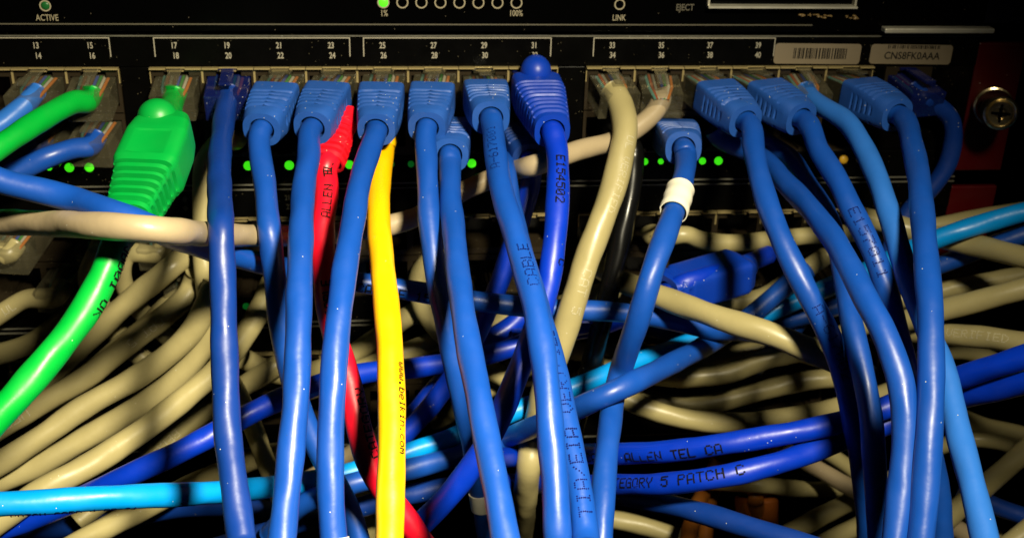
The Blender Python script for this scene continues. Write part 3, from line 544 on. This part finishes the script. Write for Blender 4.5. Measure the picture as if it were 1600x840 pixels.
# ------------------------------------------------------------------ build each cable as jacket + boot / plug
NS = 28
def sweep(c):
    s = c['s']; P = np.array([up_d(*q) for q in s])
    P = resample(P, 1.3, 3)
    for k in range(3): P[1:-1] = P[1:-1]*.5+(P[:-2]+P[2:])*.25
    T = np.gradient(P, axis=0); T /= np.linalg.norm(T, axis=1)[:, None]
    U = np.zeros_like(P); u = np.cross(T[0], (0, 0, 1.)); 
    if np.linalg.norm(u) < 1e-3: u = np.array([1., 0, 0])
    U[0] = u/np.linalg.norm(u)
    for i in range(1, len(P)):
        v = U[i-1]-T[i]*np.dot(U[i-1], T[i]); U[i] = v/np.linalg.norm(v)
    W = np.cross(T, U); return P, T, U, W
def jacket(c, rt):
    P, T, U, W = sweep(c); n = len(P); r = c['r']; ph = rng.rand()*6.28; tw = rng.uniform(17, 24)
    s = np.arange(n)*1.3
    slow = np.interp(s, np.arange(0, s[-1]+30, 9.0), rng.randn(len(np.arange(0, s[-1]+30, 9.0)))*.014)
    th = np.linspace(0, 2*math.pi, NS, endpoint=False)
    ellip = .028; rr = r*(1+slow[:, None]+ellip*np.cos(2*th[None]-2*math.pi*s[:, None]/tw*1.0+ph)+.010*np.cos(3*th[None]+2*math.pi*s[:, None]/(tw*.61)+2*ph)
               +.006*np.cos(th[None]*2+2*math.pi*s[:, None]/7.3))
    V = P[:, None]+rr[..., None]*(np.cos(th)[None, :, None]*U[:, None]+np.sin(th)[None, :, None]*W[:, None])
    V = V.reshape(-1, 3); F = grid_faces(n, NS); F.append(tuple(range(NS))); F.append(tuple(range((n-1)*NS, n*NS))[::-1])
    ms = MS(); ms.add(V, F, 0); mats = [MJ[c['colour']]]
    inks = []
    for (txt, at, sgn, off, hgt, ink, style) in c['prints']:
        if INK[ink] not in mats: mats.append(INK[ink])
        mi = mats.index(INK[ink])
        uv = np.array([proj(p)[:2] for p in P]); k0 = int(np.argmin((uv[:, 0]-at[0])**2+(uv[:, 1]-at[1])**2)); s0 = k0*1.3
        dots, wid = text_dots(txt); px = hgt/6.6; 
        # angle round the jacket that faces the camera half way along the text
        km = int(np.clip(k0+sgn*wid*px*.5/1.3, 0, n-1)); vd = CAM-P[km]; phi0 = math.atan2(vd@W[km], vd@U[km])+math.radians(off)
        pxl = px*(1.0 if style != 2 else 1.12)
        for (gx, gy) in dots:
            ss = s0+sgn*(gx+.5)*pxl; kf = ss/1.3
            if kf < 0 or kf >= n-1: continue
            i = int(kf); f = kf-i; A = P[i]*(1-f)+P[i+1]*f; u = U[i]; wv = W[i]; t = T[i]
            jit = rng.randn(2)*.03 if style == 2 else (0, 0)
            ang = phi0+sgn*(-(gy)*px+jit[0])/r
            e = (u*math.cos(ang)+wv*math.sin(ang)); tang = (-u*math.sin(ang)+wv*math.cos(ang))
            rad = (r*1.036)+.02
            C0 = A+e*rad+t*jit[1]
            if style == 2: h1 = h2 = px*(.43 if ink != 'white' else .37); m = 8
            else: h1 = pxl*.56; h2 = px*.56; m = 4
            if style == 2: VV = [C0+t*h1*math.cos(2*math.pi*q/m)+tang*h2*math.sin(2*math.pi*q/m) for q in range(m)]
            else: VV = [C0+t*h1*a+tang*h2*b for a, b in ((1, 1), (-1, 1), (-1, -1), (1, -1))]
            fc = tuple(range(m)); nn = np.cross(VV[1]-VV[0], VV[2]-VV[1])
            if nn@e < 0: fc = fc[::-1]
            ms.add(VV, [fc], mi)
    o = ms.link('jacket', mats, rt, smooth=True)
    c['PT'] = (P, T, U, W); return o
def sleeve(c, at, ln, rt, name, wrap=False):
    P, T, U, W = c['PT']; uv = np.array([proj(p)[:2] for p in P]); k = int(np.argmin((uv[:, 0]-at[0])**2+(uv[:, 1]-at[1])**2)); h = max(2, int(ln/2/1.3))
    a, b = max(1, k-h), min(len(P)-2, k+h); V = []; R0 = c['r']*1.035+(.5 if wrap else .28); n = 40; rows = 0
    prof = [(a, R0-.3)]+[(q, R0+(.12*math.sin(q*1.7) if wrap else 0)) for q in range(a, b+1)]+[(b, R0-.3)]
    for q, R in prof:
        for j in range(n):
            th = 2*math.pi*j/n; e = U[q]*math.cos(th)+W[q]*math.sin(th); V.append(P[q]+e*(R+(.25*j/n if wrap else 0)))
        rows += 1
    ms = MS(); ms.add(V, grid_faces(rows, n))
    return ms.link(name, M_label, rt, smooth=True, auto=40)
for c in CB:
    st = c['start']; loc = c['P0'] if 'P0' in c else up_d(*c['s'][len(c['s'])//2])
    grp = c['group']
    rt = root('network_cable', c['label'], 'cable', loc, grp or ({'beige': 'beige cables tangled behind', 'pink': 'beige cables tangled behind'}.get(c['colour'])) or 'coloured cables of the tangle')
    jacket(c, rt)
    if st:
        kind = st[0]
        if kind in ('slim', 'cone', 'bulb'):
            P0, E = c['P0'], c['E']; t = (E-P0)/np.linalg.norm(E-P0); a = P0+t*(3.0 if kind == 'slim' else 0)+np.array([0, 0, .5])
            add_boot(kind, 'blue' if kind == 'slim' and c['colour'] != 'vivid' else ('deep' if kind == 'slim' else c['colour']), a, E, rt, c['r'])
            if kind != 'cone': add_plug(P0+t*0, P0+t*(4.6), rt, clear=(kind == 'slim'), wires=True, latch=True)
        elif kind in ('clear', 'clearb', 'neck'):
            P0, E = c['P0'], c['E']; t = (E-P0)/np.linalg.norm(E-P0)
            add_plug(P0, P0+c['t2']*10.5, rt, clear=(kind != 'clearb'))
            if kind == 'neck': add_boot('wide', 'green', BA, BB, rt, c['r'])
        elif kind == 'loose':
            add_boot('block', 'vivid', up_y(1160, 421, -24), up_y(1040, 456, -36), rt, c['r'])
        elif kind == 'oblock':
            add_boot('block', 'orange', up_y(1182, 774, 0), up_y(1183, 826, -4), rt, c['r'])
    if c['extra']:
        kd, at, ln = c['extra']; sleeve(c, at, ln, rt, 'label_sleeve', kd == 'sleeve')
# ------------------------------------------------------------------ writing and lines on the panels
def panel_xy(px, py, Y=0):
    p = up_y(px, py, Y); return p[0], p[2]
def text_mesh(ms, txt, x, z, size, m=0, Y=-.06, cond=.72, bold=.02, align='CENTER'):
    cu = bpy.data.curves.new('t', 'FONT'); cu.body = txt; cu.size = size; cu.align_x = align; cu.align_y = 'CENTER'; cu.offset = bold*size; cu.resolution_u = 3; cu.fill_mode = 'FRONT'
    ob = bpy.data.objects.new('t', cu); COL.objects.link(ob); dg = bpy.context.evaluated_depsgraph_get(); me = bpy.data.meshes.new_from_object(ob.evaluated_get(dg))
    V = [(x+v.co.x*cond, Y, z+v.co.y) for v in me.vertices]; F = [tuple(p.vertices) for p in me.polygons]
    ms.add(V, F, m); bpy.data.objects.remove(ob); bpy.data.curves.remove(cu); bpy.data.meshes.remove(me)
def disc(ms, x, z, r, y0, y1, m=0, n=24, dome=0):
    V = []; rings = [(r, y1), (r, y0), (r*.8, y0-dome*.5), (r*.4, y0-dome)]
    for R, y in rings:
        for j in range(n): q = 2*math.pi*j/n; V.append((x+R*math.cos(q), y, z+R*math.sin(q)))
    F = grid_faces(len(rings), n); F.append(tuple(range((len(rings)-1)*n, len(rings)*n))); ms.add(V, F, m)
def ring(ms, x, z, r0, r1, y, m=0, n=32, dep=.5):
    V = []
    for R, yy in ((r1, y+dep), (r1, y), (r0, y), (r0, y+dep)):
        for j in range(n): q = 2*math.pi*j/n; V.append((x+R*math.cos(q), yy, z+R*math.sin(q)))
    ms.add(V, grid_faces(4, n), m)

# one port: a frame with a stepped latch notch, hollow behind
def port_mesh(latch=1):
    hw, z1, z0 = 7.0, 6.35, -6.35
    inner = [(-6.1, -4.6), (6.1, -4.6), (6.1, 3.9), (3.4, 3.9), (3.4, 5.1), (2.0, 5.1), (2.0, 5.9), (-2.0, 5.9), (-2.0, 5.1), (-3.4, 5.1), (-3.4, 3.9), (-6.1, 3.9)]
    if latch < 0: inner = [(x, -z) for x, z in inner][::-1]
    outer = [(-hw, z0), (hw, z0), (hw, z1), (-hw, z1)]
    bm = bmesh.new()
    def loop(pts, y): return [bm.verts.new((x, y, z)) for x, z in pts]
    o = loop(outer, 0); i = loop(inner, 0)
    eo = [bm.edges.new((o[k], o[(k+1) % 4])) for k in range(4)]; ei = [bm.edges.new((i[k], i[(k+1) % len(i)])) for k in range(len(i))]
    bmesh.ops.triangle_fill(bm, edges=eo+ei, use_beauty=True, use_dissolve=False)
    i2 = [bm.verts.new((v.co.x, 13, v.co.z)) for v in i]; n = len(i)
    for k in range(n): bm.faces.new((i[k], i[(k+1) % n], i2[(k+1) % n], i2[k]))
    bm.faces.new(i2[::-1])
    o2 = [bm.verts.new((v.co.x, 13.5, v.co.z)) for v in o]
    for k in range(4): bm.faces.new((o[k], o2[k], o2[(k+1) % 4], o[(k+1) % 4]))
    bmesh.ops.recalc_face_normals(bm, faces=bm.faces)
    V = [tuple(v.co) for v in bm.verts]; bm.verts.index_update(); F = [tuple(v.index for v in f.verts) for f in bm.faces]; bm.free()
    return V, F
PM = {1: port_mesh(1), -1: port_mesh(-1)}
def mesh_of(name, V, F, mats, smooth=False, mi=None):
    me = bpy.data.meshes.new(name); me.from_pydata([tuple(float(c)*S for c in v) for v in V], [], F)
    for m in mats: me.materials.append(m)
    if mi is not None: me.polygons.foreach_set('material_index', mi)
    me.polygons.foreach_set('use_smooth', [smooth]*len(F)); me.update(); return me
PORT = {k: mesh_of('port', *PM[k], [M_port]) for k in PM}
def rim():                                                     # sprung metal shield lip above a port
    ms = MS(); ms.box(-6.9, -2.6, -1.5, 4, 6.0, 6.4); ms.box(2.6, 6.9, -1.5, 4, 6.0, 6.4); ms.box(-2.5, 2.5, -.5, 4, 6.1, 6.4)
    ms.box(-7.0, -6.72, -.4, 4, 2.0, 6.0); ms.box(6.72, 7.0, -.4, 4, 2.0, 6.0); ms.box(-2.2, 2.2, -.7, 2, 5.3, 5.6)
    return mesh_of('shield', ms.V, ms.F, [M_shield])
RIM = rim()
def tune_loc(o, parent, x, z): o.parent = parent; o.location = (x*S, 0, z*S)
TOP, BOT = 3.4, -40.75
def switch(label, zoff, first, prints):
    rt = root('network_switch', label, 'network switch', (0, 0, zoff), 'network switches stacked in the rack')
    def child(ms, name, mats, **k):
        o = ms.link(name, mats, None, **k); o.parent = rt; return o
    ms = MS(); F = ms.box
    xs = sorted(PX.values()); xL, xR = -150, 172
    # face plate round the port openings, and the case behind it
    F(xL, xR, 0, 14, -5.9, TOP-.3)
    F(xL, xR, 0, 14, BOT+.3, -31.7)
    for a, b in ((xL, xs[0]-7.02), (PX[15]+7.02, PX[17]-7.02), (PX[31]+7.02, PX[33]-7.02), (PX[43]+7.02, 144.9), (159.1, xR)): F(a, b, .6, 14, -31.7, -5.9)
    F(144.9, 159.1, .6, 14, -31.7, -19.1)
    F(xL, xR, 13.6, 180, BOT+.3, TOP-.3)
    o = child(ms, 'faceplate', [M_face]); bevel(o, .4)
    ms = MS(); ms.box(xL, xR, -.5, 1, TOP-.75, TOP-.45); ms.box(xL, xR, -.35, 1, BOT+.35, BOT+.75); child(ms, 'trim', [M_steel])
    for k, x in PX.items():
        for z, lt in ((ZU, 1), (ZL, -1)):
            q = bpy.data.objects.new('port', PORT[lt]); COL.objects.link(q); tune_loc(q, rt, x, z+(0.05 if lt > 0 else -.15))
            if lt > 0:
                g = bpy.data.objects.new('shield', RIM); COL.objects.link(g); tune_loc(g, q, 0, 0)
    q = bpy.data.objects.new('port', PORT[1]); COL.objects.link(q); tune_loc(q, rt, 152, -12.6)
    # numbers and brackets
    ms = MS()
    if prints:
        for k, x in PX.items():
            if k > 39: continue
            text_mesh(ms, str(k), x+.1, .05, 2.35); text_mesh(ms, str(k+1), x+.35, -2.75, 2.35)
        for a, b in ((-127, PX[15]+5.4), (PX[17]-5.2, PX[23]+5.3), (PX[25]-5.2, PX[31]+4.9), (PX[33]-5.3, PX[39]+5.0)):
            ms.box(a, b, -.05, .02, 2.05, 2.32); ms.box(a, a+.27, -.05, .02, -3.0, 2.04); ms.box(b-.27, b, -.05, .02, -3.0, 2.04)
        child(ms, 'port_numbers', [M_print])
        ms = MS()
        for x in (-68.5, -67.2): 
            for dz in (-43.6+.0, -46.2): pass
    else:
        for (x, z) in ((-57, 0), (-57, -2.7)):
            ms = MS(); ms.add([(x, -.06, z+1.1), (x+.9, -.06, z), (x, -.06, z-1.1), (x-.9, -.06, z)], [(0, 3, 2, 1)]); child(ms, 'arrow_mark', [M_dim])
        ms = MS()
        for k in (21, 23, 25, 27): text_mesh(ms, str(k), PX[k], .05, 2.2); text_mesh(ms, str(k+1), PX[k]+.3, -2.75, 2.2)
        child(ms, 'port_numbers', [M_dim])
    return rt, child
SW1, child1 = switch('black 1U switch with white port numbers 13 to 40, most cables plugged in', 0, 13, True)
# LEDs of the upper switch
for (px, py, r, m) in ((78, 266, .75, M_led), (109, 264, 1.25, M_led), (140, 263, 1.25, M_led), (388, 258, 1.3, M_led), (452, 257, 1.3, M_led), (546, 256, 1.2, M_led), (322, 258, .8, M_led),
                       (612, 256, .8, M_ledd), (642, 256, .9, M_ledd), (737, 254, 1.25, M_led), (800, 254, 1.0, M_led), (1007, 253, 1.0, M_led), (1032, 254, .8, M_led), (1097, 254, 1.0, M_led), (1122, 254, 1.2, M_led),
                       (1317, 254, 1.3, M_leda), (1341, 258, 1.1, M_ledo)):
    x, z = panel_xy(px, py); ms = MS(); disc(ms, x, -34.4, r, -.5, .3, dome=.5); o = child1(ms, 'status_light', [m], smooth=True)
ms = MS(); F = ms.box
# stickers
def sticker(parent_child, x0, x1, z0, z1, tilt, txt=None, bars=None, m2=None):
    ms = MS(); n = 6; r = 1.0; V = []
    for cx, cz, a0 in ((x1-r, z1-r, 0), (x0+r, z1-r, 90), (x0+r, z0+r, 180), (x1-r, z0+r, 270)):
        for j in range(n+1): q = math.radians(a0+90*j/n); V.append((cx+r*math.cos(q), -.12, cz+r*math.sin(q)))
    k = len(V); V2 = [(a, .0, c) for a, b, c in V]; ms.add(V+V2, [tuple(range(k))]+[(i, i+k, (i+1) % k+k, (i+1) % k) for i in range(k)], 0)
    xc, zc = (x0+x1)/2, (z0+z1)/2
    if bars:
        rs = random.Random(bars[0]); x = bars[1]
        while x < bars[2]:
            wd = rs.choice((.16, .2, .3, .42)); ms.box(x, min(x+wd, bars[2]), -.16, -.125, bars[3], bars[4], 1); x += wd+rs.choice((.16, .22, .3, .5))
    if txt: text_mesh(ms, txt, xc+.3, zc-.5, 3.0, 1, Y=-.17, cond=.92, bold=.012)
    a = math.radians(tilt); ms.V = [(xc+(x-xc)*math.cos(a)-(z-zc)*math.sin(a), y, zc+(x-xc)*math.sin(a)+(z-zc)*math.cos(a)) for x, y, z in ms.V]
    return parent_child(ms, 'sticker', [M_sticker, INK['black']])
xa, za = panel_xy(1207, 107); xb, zb = panel_xy(1345, 80)
sticker(child1, xa, xb, -5.3, .6, -.6, bars=(3, xa+5.6, xb-4.2, -3.8, -.7)); xb2 = xb
xa, _ = panel_xy(1356, 107); xb, _ = panel_xy(1487, 85)
sticker(child1, xa, xb, -5.4, .3, -.8, txt='CNS8FK0AAA', bars=(5, xa+5, xb-4, -.9, .15))
# mounting ear and thumbscrew
def ear(child, x0, x1, z0, z1):
    ms = MS(); ms.box(x0, x1, 1.0, 3.0, z0, z1); o = child(ms, 'mounting_ear', [M_red]); bevel(o, .4); return o
ear(child1, 172.3, 187, -38.8, .5)
def lathe(prof, a, b, n=48):
    fr = frame(a, b); V = []
    for t, r in prof:
        for j in range(n): q = 2*math.pi*j/n; V.append((r*math.cos(q), t, r*math.sin(q)))
    return place(V, fr), grid_faces(len(prof), n)
sx, sz = 179.5, -17.8; ms = MS()
E = up_y(1567, 181, -19)
prof = [(0, 5.6), (5, 5.6), (5.2, 5.0)]+[(5.2+i*.5, 5.0+(.12 if i % 2 else 0)) for i in range(1, 18)]+[(14.2, 5.1), (16.2, 5.0), (17.4, 4.7), (17.8, 4.2), (17.5, 3.9), (17.3, 3.6), (17.7, 3.3), (17.6, 1.7), (16.8, 1.6), (16.8, 0.01)]
V, Fc = lathe(prof, (sx, 1, sz), E); ms.add(V, Fc); sc = child1(ms, 'thumbscrew', [M_brass], smooth=True, auto=35)
ms = MS(); fr = frame((sx, 1, sz), E); q = MS(); q.box(-2.6, 2.6, 17.3, 17.75, -.35, .35); q.box(-.35, .35, 17.3, 17.75, -2.6, 2.6); ms.add([tuple(v) for v in place(q.V, fr)], q.F)
cr = ms.link('screw_slot', [M_dark]); cr.parent = sc
SW2, child2 = switch('second black switch down, half buried behind the beige and blue cables', -UNIT, 13, False)
for (px, py, r, m) in ((26, 490, 1.0, M_ledd), (306, 484, .8, M_ledd), (385, 481, 1.0, M_ledd), (232, 486, .7, M_ledd)):
    x, z = panel_xy(px, py); ms = MS(); disc(ms, x, -34.4, r, -.5, .3, dome=.5); child2(ms, 'status_light', [m], smooth=True)
ear(child2, 172.3, 187, -38.8, .5)
SW3, child3 = switch('lowest black switch, almost hidden in shadow behind the tangle', -2*UNIT, 13, False)
x, z = panel_xy(1167, 644); ms = MS(); disc(ms, x, -34.4, .8, -.5, .3, dome=.5); child3(ms, 'status_light', [M_ledd], smooth=True)

# ------------------------------------------------------------------ the unit above
TU = root('rack_module', 'glossy black module above the switches with a row of ringed indicator lights', 'rack module', (0, 0, TOP+.6))
def childT(ms, name, mats, **k):
    ms.V = [(x, y, z-TOP-.6) for x, y, z in ms.V]; o = ms.link(name, mats, None, **k); o.parent = TU; return o
ms = MS(); ms.box(-150, 172, -.2, 160, TOP+.5, TOP+44); o = childT(ms, 'faceplate', [M_face2]); bevel(o, .4)
zl = panel_xy(600, 38)[1]
ms = MS(); ms.box(-150, 121, -.45, -.15, zl-.16, zl+.16); childT(ms, 'edge_line', [M_dim])
M_leg = mat('legend_print', (.30, .26, .17), .6)
for px, t, py in ((74, 'ACTIVE', 28), (600, '1%', 21), (806, '100%', 21), (967, 'LINK', 28)):
    ms = MS(); x, z = panel_xy(px, py); text_mesh(ms, t, x, z, 2.35, Y=-.27, cond=.74, bold=.006); childT(ms, 'printed_word', [M_leg])
LX = [panel_xy(599+29.7*k, 4) for k in range(8)]
for x, z in LX[:]: ms = MS(); ring(ms, x, LX[3][1], 1.28, 1.62, -.3, dep=.2); childT(ms, 'light_ring', [M_leg])
xA, zA = panel_xy(71, 9); ms = MS(); ring(ms, xA, zA, 1.15, 1.5, -.3, dep=.2); childT(ms, 'light_ring', [M_leg]); xK, zK = panel_xy(968, 7); ms = MS(); ring(ms, xK, zK, 1.15, 1.5, -.3, dep=.2); childT(ms, 'light_ring', [M_leg])
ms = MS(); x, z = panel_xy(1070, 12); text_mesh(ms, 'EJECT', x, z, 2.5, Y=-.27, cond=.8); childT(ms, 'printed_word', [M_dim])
ms = MS(); disc(ms, LX[0][0], LX[3][1], 1.25, -.35, 0, dome=.3); childT(ms, 'status_light', [M_led], smooth=True)
for x, z in LX[1:]:
    ms = MS(); disc(ms, x, LX[3][1], 1.2, -.28, 0, dome=.1); childT(ms, 'status_light', [M_dark], smooth=True)
ms = MS(); disc(ms, xA, zA, 1.1, -.28, 0, dome=.3); childT(ms, 'status_light', [mat('idle_green_lens', (.01, .10, .02), .3)], smooth=True)
ms = MS(); disc(ms, xK, zK, 1.1, -.28, 0, dome=.1); childT(ms, 'status_light', [M_dark], smooth=True)
# drive slot frame (bright lower edge) and the worn steel lip at the right
x0, z0 = panel_xy(1103, 3); x1, z1 = panel_xy(1333, 11)
ms = MS(); ms.box(x0, x1, -3.4, -.2, z1+.2, z1+.75); ms.box(x0, x0+.6, -2.2, -.2, z1+.8, z1+14); ms.box(x1-.6, x1, -2.2, -.2, z1+.8, z1+14); ms.box(x0, x1, -2.2, -.2, z1+14.1, z1+14.7)
childT(ms, 'drive_slot', [M_lip])
x0, z0 = panel_xy(1376, 43); x1, z1 = panel_xy(1545, 47)
ms = MS(); ms.box(x0, x1, -3.5, -.25, z0-.9, z0+.5); o = childT(ms, 'metal_lip', [M_lip]); bevel(o, .3)
ms = MS()
rs = random.Random(4)
for k in range(26):
    px = rs.uniform(1248, 1345); x, z = panel_xy(px, 24+(px-1250)*.03+rs.uniform(-2.5, 2.5)); V, Fc = bulb(x, -.4, z, rs.uniform(.25, .7), .5, rs.uniform(.15, .4), 8, 6); ms.add(V, Fc)
childT(ms, 'glue_residue', [mat('dirty_residue', (.20, .13, .05), .25)], smooth=True)
x0, z0 = panel_xy(1530, 44)
ms = MS(); ms.box(x0, x0+25, 4, 6, z0+.5, z0+40); childT(ms, 'side_panel', [M_navy])

# ------------------------------------------------------------------ the rack the units sit in
ms = MS(); ms.box(-400, 500, 200, 205, -420, 220); o = ms.link('rack_interior', [M_dark]); o['kind'] = 'structure'
